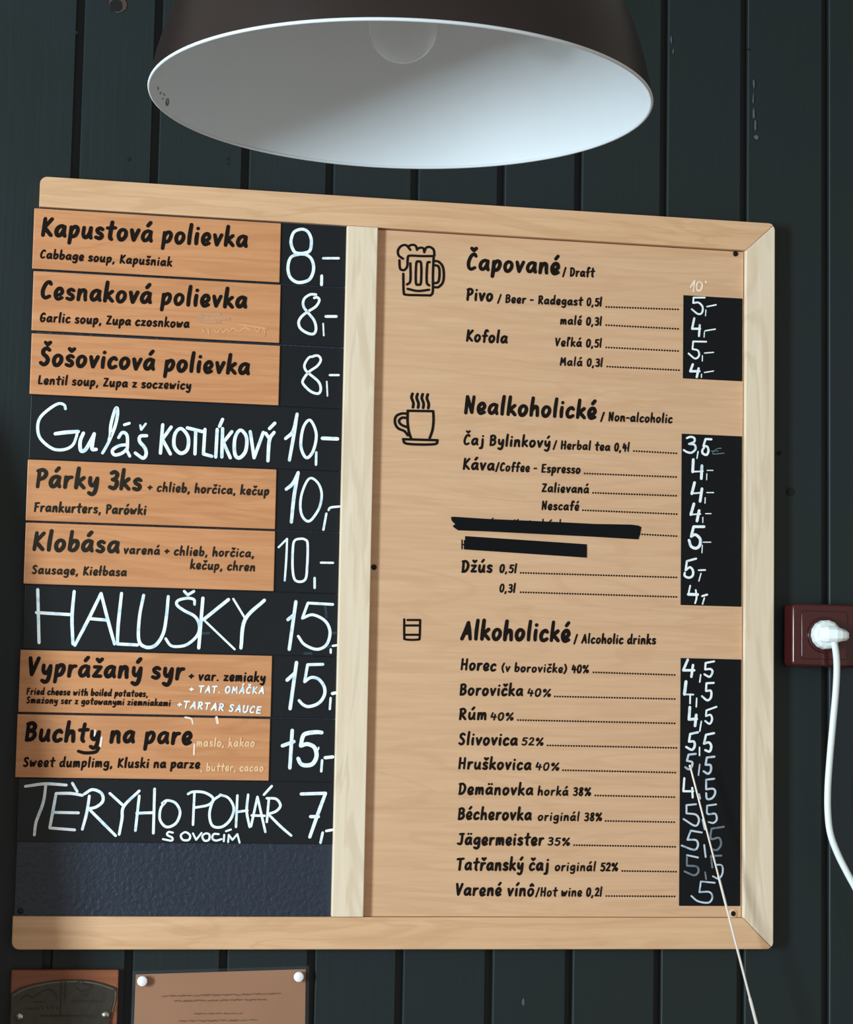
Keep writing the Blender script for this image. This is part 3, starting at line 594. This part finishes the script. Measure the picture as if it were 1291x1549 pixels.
t, base, plate = slat('halusky', 'black chalkboard sign with one word of tall chalked capitals and the price 15')
kC = (30, 885, .19365); kD = (260, 885, .20914); mb = MB()
draw(mb, kC, '140,35 150,450; 130,215 410,232; 425,50 408,250 415,460*; 430,470 540,260 635,65* 690,280 740,460; 545,262 690,275; 795,65 770,300 762,460* 920,468; 968,80 935,250 930,430 985,485 1060,470 1120,380 1145,250 1160,90', 27, YS-0.0004)
draw(mb, kD, '165,140 160,105 110,95 45,112 38,145 90,185 170,230 200,300 180,370 110,430 40,445 -10,435 -44,388; 90,45 115,72* 160,45', 22, YS-0.0004)
draw(mb, kD, '225,95 195,455; 410,105 230,250*; 670,110 530,250 500,455', 27, YS-0.0004); draw(mb, kD, '230,250 455,465; 445,100 530,240', 17, YS-0.0004)
mb.build('chalk_lettering', M['chalk'], base)
chalked(base, 'chalk_price', kD, [('840,250 885,215*; 898,120 850,465', 27), ('1165,140 985,130* 945,240* 1020,215 1110,260 1145,340 1120,430 1050,465 960,430 915,370', 22), ('1165,440 1195,435; 1150,465 1150,490', 18)])
for t_ in ('1110,150 1120,230', '1090,460 1150,440; 1150,350 1190,345', '960,495 1010,495', '220,350 270,348'): chalked(base, 'chalk_smudge', kD, [(t_, 20)], 'smudge', YS-0.0003)
t, base, plate = slat('cheese', 'wooden dish sign for fried cheese, with white handwritten sauce notes at its right end')
letters(plate, 'title_lettering', [('Vyprážaný syr', (41.8, 1024), (280, 1030), 29)])
letters(plate, 'side_dish_lettering', [('+ var. zemiaky', (285, 1030), (401.8, 1032.6), 15)])
letters(plate, 'translation_lettering', [('Fried cheese with boiled potatoes,', (39.8, 1051.2), (223.5, 1055), 10.6), ('Smażony ser z gotowanymi ziemniakami', (39.4, 1064.3), (258.2, 1069), 10.6)])
letters(plate, 'chalk_note', [('+ TAT. OMÁČKA', (286, 1048), (399.5, 1050.4), 11.4), ('+TARTAR SAUCE', (267.5, 1071), (395.5, 1080.5), 11.8)], 'chalk', 2.5)
chalked(base, 'chalk_price', kI, [('190,300 280,220*; 300,95 225,635', 46), ('610,115 430,120* 395,320* 470,270 560,290 625,380 625,480 560,570 450,610 380,590 330,540', 38), ('700,510 690,640', 30), ('720,458 755,450', 40)])
t, base, plate = slat('dumpling', 'wooden dish sign for sweet dumplings, lowest wooden one, faded cream chalk at its right')
letters(plate, 'title_lettering', [('Buchty na pare', (36.8, 1122.6), (290.8, 1128), 29)])
letters(plate, 'translation_lettering', [('Sweet dumplimg, Kluski na parze', (34.4, 1160.4), (302.8, 1163.4), 15)])
kZ = (20, 1080, .30984)
chalked(plate, 'underline_stroke', kZ, [('318,182 350,190 400,186 418,165', 17)], 'ink', YN-0.0005)
chalked(plate, 'chalk_smear', kZ, [('400,80 395,110; 432,115 425,160', 12)], 'chalk_cream', YN-0.00045)
letters(plate, 'rubbed_out_chalk', [('maslo, kakao', (297, 1130), (386, 1130.5), 13), (', butter, cacao', (303, 1167), (399, 1167.5), 12)], 'chalk_ghost', 2.4)
kO = (250, 990, .13168); [chalked(plate, 'chalk_mark', kO, [q_], 'chalk_cream', YN-0.0004) for q_ in (('230,722 300,740 318,795', 22), ('590,725 602,785', 36), ('335,1030 330,1150', 22))]
chalked(base, 'chalk_price', kI, [('135,1070 270,1020; 250,890 222,1330', 46), ('595,915 530,910 420,925 375,960 350,1070* 430,1050 510,1090 535,1190 490,1280 410,1300 350,1280 320,1220', 50), ('600,1240 590,1370', 32), ('635,1210 725,1200', 42), ('560,1090 555,1115', 20)])
t, base, plate = slat('sundae', 'lowest black chalkboard sign with three chalked words and a small second line')
kE = (20, 1175, .19365); kF = (240, 1175, .21689); mb = MB()
draw(mb, kE, '95,75 250,55 415,65; 255,60 235,200 180,350 165,455; 540,145 450,130 335,130* 310,270 285,400* 480,415; 320,278 510,282; 462,50 500,115; 595,150 575,280 540,410; 555,135 620,100 690,130 700,190 650,235 590,250* 700,360 800,460; 755,130 860,225; 985,110 865,230 850,330 828,450; 985,150 955,420; 1105,95 1095,440; 965,285 1095,280', 24, YS-0.0004)
draw(mb, kF, '50,175 15,220 10,300 55,350 120,325 150,250 120,185 60,165 25,185; 250,115 240,335; 205,120 240,105 320,110 380,150 350,195 255,215; 430,130 380,170 355,260 375,340 440,350 500,300 525,220 490,150 430,125; 550,130 540,350; 625,125 615,240 635,350; 550,245 620,235; 645,345 690,140* 745,385; 650,270 740,272; 735,125 790,65; 770,150 755,315; 755,150 820,155 850,200 820,240 765,260* 850,345 925,410', 19, YS-0.0004)
draw(mb, kF, '100,390 70,385 60,405 95,425 90,445 30,435; 175,390 155,410 170,440 210,440 220,410 195,388 175,390; 240,395 262,440* 300,392; 330,395 305,415 320,445 350,440 355,405 330,395; 420,400 385,400 375,430 400,445 440,435; 458,405 455,450; 470,380 505,368; 485,455 490,405* 515,440* 550,400* 565,460', 15, YS-0.0004)
mb.build('chalk_lettering', M['chalk'], base)
chalked(base, 'chalk_price', kF, [('995,120 1165,115* 1115,250 1055,420; 1060,278 1115,278', 25), ('1145,390 1130,460', 20), ('1170,378 1213,370', 20)])

# ------------------------------------------------------------------ pendant lamp
R = 0.22
D_L = F_PX*2*R/758.0
cl = CAM + (fwd + RIGHT*((606.5-645.5)/F_PX) - UP*((154-774.5)/F_PX))*D_L
lamp = thing('pendant_lamp', cl, 'dark brown bell-shaped pendant lamp with white inside hanging above the menu board', 'lamp')
axis = Vector((0.010, 0.0, 1.0)).normalized()
prof = [(1.0, 0), (0.992, .05), (.975, .13), (.95, .22), (.92, .31), (.875, .41), (.82, .5), (.74, .6), (.63, .69), (.5, .76), (.36, .81), (.22, .84), (.13, .86), (.125, 1.0), (0.06, 1.02)]
mb = MB(); mb.lathe([(r*R, h*R) for r, h in prof], cl, axis, 128); mb.build('shade', M['shade_out'], lamp)
inn = [(0.994*R, 0)]+[(r*R-0.0022, h*R-0.001) for r, h in prof[1:13]]+[(0, prof[12][1]*R-0.001)]
mb = MB(); mb.lathe(inn, cl, axis, 128); lining = mb.build('shade_lining', M['shade_in'], lamp, label='white inside of the shade')
mb = MB(); mb.lathe([(R*0.997+0.0015*math.cos(a*math.pi/5), 0.0015*math.sin(a*math.pi/5)) for a in range(11)], cl, axis, 128); mb.build('rim', M['shade_in'], lamp, label='white rim')
bc = cl+axis*(0.30*R)
mb = MB(); rb = 0.138*R
mb.lathe([(0.0005, -rb)]+[(rb*math.sin(math.radians(a)), -rb*math.cos(math.radians(a))) for a in range(8, 130, 8)]+[(0.017, 0.034), (0.014, 0.045)], bc, axis, 48); bulb = mb.build('light_bulb', M['bulb'], lamp)
mb = MB(); mb.lathe([(0.0, 0.044), (0.0145, 0.044), (0.0145, 0.07), (0.0, 0.072)], bc, axis, 24); mb.build('screw_cap', M['brass'], bulb)
mb = MB(); mb.lathe([(0.0, 0.066), (0.021, 0.066), (0.021, 0.122), (0.0, 0.122)], bc, axis, 32); mb.build('bulb_holder', M['black_plastic'], lamp)
top = cl+axis*(1.02*R); rose = Vector((top.x, top.y, ZT))
mb = MB(); mb.tube([cl+axis*(0.98*R), top.lerp(rose, .5), rose-Vector((0, 0, 0.02))], 0.0035); mb.build('cord', M['black_plastic'], lamp)
mb = MB(); mb.lathe([(0, 0), (0.05, 0), (0.05, -0.012), (0.02, -0.03), (0.0, -0.03)], rose, (0, 0, 1), 40); mb.build('ceiling_rose', M['shade_out'], lamp)
# faint stamp on the lining near the left rim
def on_lining(px, py):
    d = (fwd + RIGHT*((px-645.5)/F_PX) - UP*((py-774.5)/F_PX)).normalized(); best = None
    for i in range(4000):
        t_ = D_L*0.85+i*0.00025; q = CAM+d*t_; rel = q-cl; h = rel.dot(axis); rad = (rel-axis*h).length
        if h < 0: continue
        for (ra, ha), (rb_, hb) in zip(prof, prof[1:]):
            if ha*R <= h <= hb*R:
                rl = (ra+(rb_-ra)*(h/R-ha)/(hb-ha))*R-0.0026
                if best is None and rad < rl: best = 'in'
                elif best == 'in' and rad >= rl: return q
                break
    return None
mb = MB(); kS = (215, 100, 80/1291)
for st in parse('395,500 400,580; 440,690 470,630; 520,660 560,730; 500,790 530,800; 630,790 600,830 600,920 618,970 650,900 655,820 630,790'):
    run = [Vector((kS[0]+p[0]*kS[2], kS[1]+p[1]*kS[2])) for p in st]
    for a, b2 in zip(run, run[1:]):
        n2 = Vector((-(b2-a).y, (b2-a).x)).normalized()*0.9
        q = [on_lining(*(p)) for p in (a+n2, b2+n2, b2-n2, a-n2)]
        if all(q): mb.face(q)
if mb.f: mb.build('maker_stamp', M['grey_print'], lining)

# ------------------------------------------------------------------ wall socket, plug and cable
YF = YW-0.036                                # socket front
ctr = at(1247, 961, YF); hw = 0.0405; xl = at(1199.5, 961, YF).x; hwx = 0.046; cxb = xl+hwx
sock = thing('wall_socket', (ctr.x, YW, ctr.z-hw), 'glossy maroon surface-mounted wall socket right of the board', 'wall socket')
def rbox(cx, cz, hx, hz, y0, y1, r, inset=0.0):
    pts = arc(cx+hx-r, cz-hz+r, r, -90, 0, 5)+arc(cx+hx-r, cz+hz-r, r, 0, 90, 5)+arc(cx-hx+r, cz+hz-r, r, 90, 180, 5)+arc(cx-hx+r, cz-hz+r, r, 180, 270, 5)
    return pts
mb = MB(); mb.prism(rbox(cxb, ctr.z, hwx, hw, 0, 0, 0.006), YF, YW-0.0); mb.build('socket_box', M['brown_plastic'], sock, 0.0042, 6, smooth=True)
ih = 0.031
mb = MB(); mb.prism(rbox(ctr.x, ctr.z, ih, ih, 0, 0, 0.004), YF-0.0022, YF+0.001); mb.build('cover_plate', M['brown_plastic'], sock, 0.0013, 4, smooth=True)
mb = MB(); mb.lathe([(0.0215, 0.0), (0.0232, 0.0012), (0.0225, 0.0024), (0.0205, 0.0022), (0.0200, -0.0006), (0.0, -0.0006)], (ctr.x, YF-0.0022, ctr.z), (0, -1, 0), 48); mb.build('socket_well', M['brown_plastic'], sock)
cable = thing('power_cable', (ctr.x, YF-0.004, ctr.z), 'white plug with its white cable hanging from the maroon socket', 'power cable')
mb = MB(); pc = Vector((ctr.x-0.0005, YF-0.003, ctr.z+0.0005))
mb.lathe([(0.0, 0.0), (0.0190, 0.0), (0.0190, 0.005), (0.0182, 0.0115), (0.0150, 0.0145), (0.0, 0.0150)], pc, (0, -1, 0), 14, smooth=False, start=0.2)
plug = mb.build('plug', M['white_plastic'], cable, 0.0008)
mb = MB()
def sect(p, hx, hy, hz): return None
yy = pc.y-0.010
prev = None; rows = []
for dx, hz, dep, ysh in ((-0.012, 0.0085, 0.007, 0), (-0.004, 0.0100, 0.017, 0), (0.006, 0.0098, 0.021, 0), (0.013, 0.0082, 0.021, 0), (0.019, 0.0068, 0.019, 0), (0.0225, 0.0055, 0.017, 0)):
    x = pc.x+dx; zc = pc.z-0.001*max(0, dx*60)
    rows.append([Vector((x, yy, zc-hz)), Vector((x, yy-dep*0.75, zc-hz)), Vector((x, yy-dep, zc-hz*0.55)), Vector((x, yy-dep, zc+hz*0.55)), Vector((x, yy-dep*0.75, zc+hz)), Vector((x, yy, zc+hz))])
mb.grid(rows, 0, False, True); mb.face(rows[0]); mb.face(rows[-1][::-1]); mb.build('plug_grip', M['white_plastic'], plug, 0.0009)
cpts = [(1260, 962, yy-0.010), (1262.5, 972, yy-0.010), (1265.5, 990, yy-0.008), (1266.5, 1012, yy-0.004), (1265, 1045, yy+0.001), (1261, 1090, yy+0.007), (1256.5, 1140, yy+0.010), (1253, 1190, yy+0.011), (1253, 1230, yy+0.010), (1257, 1262, yy+0.009), (1268, 1292, yy+0.008), (1282, 1320, yy+0.006), (1298, 1350, yy+0.004), (1318, 1395, yy+0.004), (1335, 1460, yy+0.005), (1345, 1540, yy+0.006), (1350, 1640, yy+0.006), (1352, 1760, yy+0.006)]
p3 = [at(*c_) for c_ in cpts]; sm = []
for i in range(len(p3)-1):
    a = p3[max(i-1, 0)]; b_ = p3[i]; c_ = p3[i+1]; d_ = p3[min(i+2, len(p3)-1)]
    for k_ in range(5):
        t_ = k_/5; sm.append(0.5*((2*b_)+(c_-a)*t_+(2*a-5*b_+4*c_-d_)*t_*t_+(3*b_-a-3*c_+d_)*t_**3))
sm.append(p3[-1])
mb = MB(); mb.tube(sm, 0.0043, 14); mb.build('cable', M['white_plastic'], cable)

# ------------------------------------------------------------------ telescopic rod
def rod_pt(py):                              # leans away from the board towards its foot
    f = (py-1155)/(1549-1155); return at(1043.5+(1145-1043.5)*f, py, -0.022-0.016*f)
foot = rod_pt(1760)
rod = thing('telescopic_rod', foot, 'thin silver telescopic rod slanting across the lowest price strip', 'antenna')
mb = MB(); mb.tube([rod_pt(1160), rod_pt(1330)], 0.0012, 12); mb.build('upper_section', M['silver'], rod)
mb = MB(); mb.tube([rod_pt(1325), rod_pt(1515)], 0.0016, 12); mb.build('middle_section', M['silver'], rod)
mb = MB(); mb.tube([rod_pt(1510), rod_pt(1760)], 0.0021, 12); mb.build('lower_section', M['silver'], rod)
mb = MB(); mb.lathe([(0.0001, 0.0022), (0.0014, 0.0015), (0.0019, 0), (0.0014, -0.0018), (0.0011, -0.0035)], rod_pt(1159), (rod_pt(1159)-rod_pt(1180)), 14); mb.build('tip', M['silver'], rod)

# ------------------------------------------------------------------ plaque
y_p = YW-0.012
x0, zt = xz(17, 1467.5, y_p); x1 = xz(180, 1467.5, y_p)[0]; zb = zt-0.125
plq = thing('commemorative_plaque', ((x0+x1)/2, YW, zb), 'small reddish wooden plaque with a dark arched metal plate below the board', 'plaque')
mb = MB(); mb.prism([(x0, zb), (x1, zb), (x1, zt), (x0, zt)], y_p, YW); mb.build('wooden_back', M['plaque_wood'], plq, 0.0015)
ym = y_p-0.003
kP = (0, 1450, 200/1291)
arch = [xz(kP[0]+u*kP[2], kP[1]+v*kP[2], ym) for u, v in ((100, 345), (200, 285), (330, 248), (470, 222), (600, 208), (760, 205), (880, 212), (1000, 240), (1080, 265), (1145, 295))]
pl = [(arch[0][0]+0.001, zb+0.03), (arch[-1][0]-0.010, zb+0.03)]+[(arch[-1][0]-0.006, arch[-1][1]-0.03)]+arch[::-1]
mb = MB(); mb.prism(pl, ym, y_p); mplate = mb.build('metal_plate', M['pewter'], plq, 0.0012, 2, label='dark pewter plate with raised rim')
mb = MB(); draw(mb, kP, '130,360 230,305 350,268 480,242 610,228 760,226 880,234 1000,262 1110,300', 14, ym-0.0006)
draw(mb, kP, '1130,320 1120,420 1095,520', 12, ym-0.0006)
mb.build('raised_rim', M['rim_metal'], mplate)
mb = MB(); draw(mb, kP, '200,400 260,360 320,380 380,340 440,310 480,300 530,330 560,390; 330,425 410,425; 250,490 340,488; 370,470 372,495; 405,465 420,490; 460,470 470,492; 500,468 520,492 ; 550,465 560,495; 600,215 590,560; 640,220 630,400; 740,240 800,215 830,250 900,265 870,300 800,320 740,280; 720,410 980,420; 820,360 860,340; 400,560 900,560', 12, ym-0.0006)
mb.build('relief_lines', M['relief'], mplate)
for px, py in ((29.5, 1538), (159.5, 1535)):
    mb = MB(); mb.lathe([(0, 0.0035), (0.003, 0.003), (0.0048, 0.001), (0.005, 0)], at(px, py, ym), (0, -1, 0), 20); mb.build('screw', M['steel'], plq)

# ------------------------------------------------------------------ notice
yn = YW-0.004
tl = xz(205.5, 1474, yn); tr2 = xz(462.5, 1466, yn); zb = tl[1]-0.15
note = thing('pinned_notice', ((tl[0]+tr2[0])/2, YW, zb), 'brown paper notice in a clear sleeve held by two white pins', 'notice')
n_ = 14; rows = []; rows2 = []
for i in range(n_+1):
    f = i/n_; rows.append([]); rows2.append([])
    for j in range(n_+1):
        g2 = j/n_; x = tl[0]+(tr2[0]-tl[0])*g2+0.003*f*(g2-0.3); z = (tl[1]+(tr2[1]-tl[1])*g2)*(1-f)+zb*f
        bow = -0.0025*math.sin(math.pi*f)*math.sin(math.pi*g2)-0.0012*math.sin(3.1*g2*math.pi)*f
        rows[-1].append(Vector((x, yn+bow-0.0005, z)))
        ex = 0.0042*(2*g2-1); ez = 0.004*(1-2*f)
        rows2[-1].append(Vector((x+ex, yn+bow-0.0012, z+ez)))
mb = MB(); mb.grid(rows); mb.grid([[v+Vector((0, 0.0004, 0)) for v in r] for r in rows]); paper = mb.build('paper_sheet', M['kraft'], note)
mb = MB(); mb.grid(rows2); mb.build('clear_sleeve', M['sleeve'], note)
kN = (195, 1450, 280/1291); mb = MB()
def scribble(x0, x1, y0, y1, h):
    x = x0; pts = []
    while x < x1:
        ln = random.uniform(40, 95); e = min(x+ln, x1); q = []; xx = x
        while xx < e:
            f = (xx-x0)/(x1-x0); q.append('%.1f,%.1f' % (xx, y0+(y1-y0)*f+random.uniform(-h, h))); xx += 7
        if len(q) > 1: pts.append(' '.join(q))
        x = e+11
    draw(mb, kN, '; '.join(pts), 5.0, yn-0.0032, 1.0)
scribble(228, 1050, 262, 245, 5); scribble(315, 955, 296, 286, 5); scribble(455, 795, 386, 381, 4); scribble(350, 910, 437, 428, 5)
mb.build('small_print', M['kraft_ink'], paper)
for px, py in ((215, 1483.5), (451.5, 1477)):
    mb = MB(); c_ = at(px, py, yn-0.002)
    mb.lathe([(0.0, 0.0072), (0.0052, 0.0071), (0.0060, 0.0064), (0.0062, 0.0055), (0.0062, 0.004), (0.003, 0.003), (0.0028, 0.0)], c_, (0, -1, 0), 24); mb.build('pin', M['pin'], note)

# ------------------------------------------------------------------ unseen coat-shaped blocker and hook, added left of the view (its shade falls on the board's lower left)
coat = thing('shade_blocker', (-0.23, YW, 1.05), 'added unseen coat shape that shades the lower left of the menu board', 'shade blocker')
mb = MB(); rows = []
for i in range(25):
    f = i/24; z = 2.02-0.97*f; g2 = min(1, f/0.8)**0.5; a_ = 0.06+0.1*g2; b_ = 0.04+0.05*g2
    if i == 0: a_, b_ = 0.02, 0.015
    rows.append([Vector((-0.232+(a_+0.006*f*math.sin(7*t_))*math.cos(t_), -0.012-b_+(b_+0.006*f*math.cos(6*t_))*math.sin(t_), z)) for t_ in [2*math.pi*k_/48 for k_ in range(48)]])
mb.grid(rows, 0, True, True); mb.face(rows[0]); mb.build('blocker_body', M['black_plastic'], coat)
hk = thing('blocker_hook', (-0.23, YW, 2.02), 'added unseen hook on the planks above the shade blocker', 'coat hook')
mb = MB(); mb.tube([(-0.23, YW, 2.08), (-0.23, -0.02, 2.08), (-0.23, -0.035, 2.05), (-0.23, -0.03, 2.03)], 0.004); mb.build('hook', M['black_plastic'], hk)
mb = MB(); mb.prism([(-0.242, 2.05), (-0.218, 2.05), (-0.218, 2.11), (-0.242, 2.11)], YW-0.004, YW); mb.build('mounting_plate', M['black_plastic'], hk, 0.001)
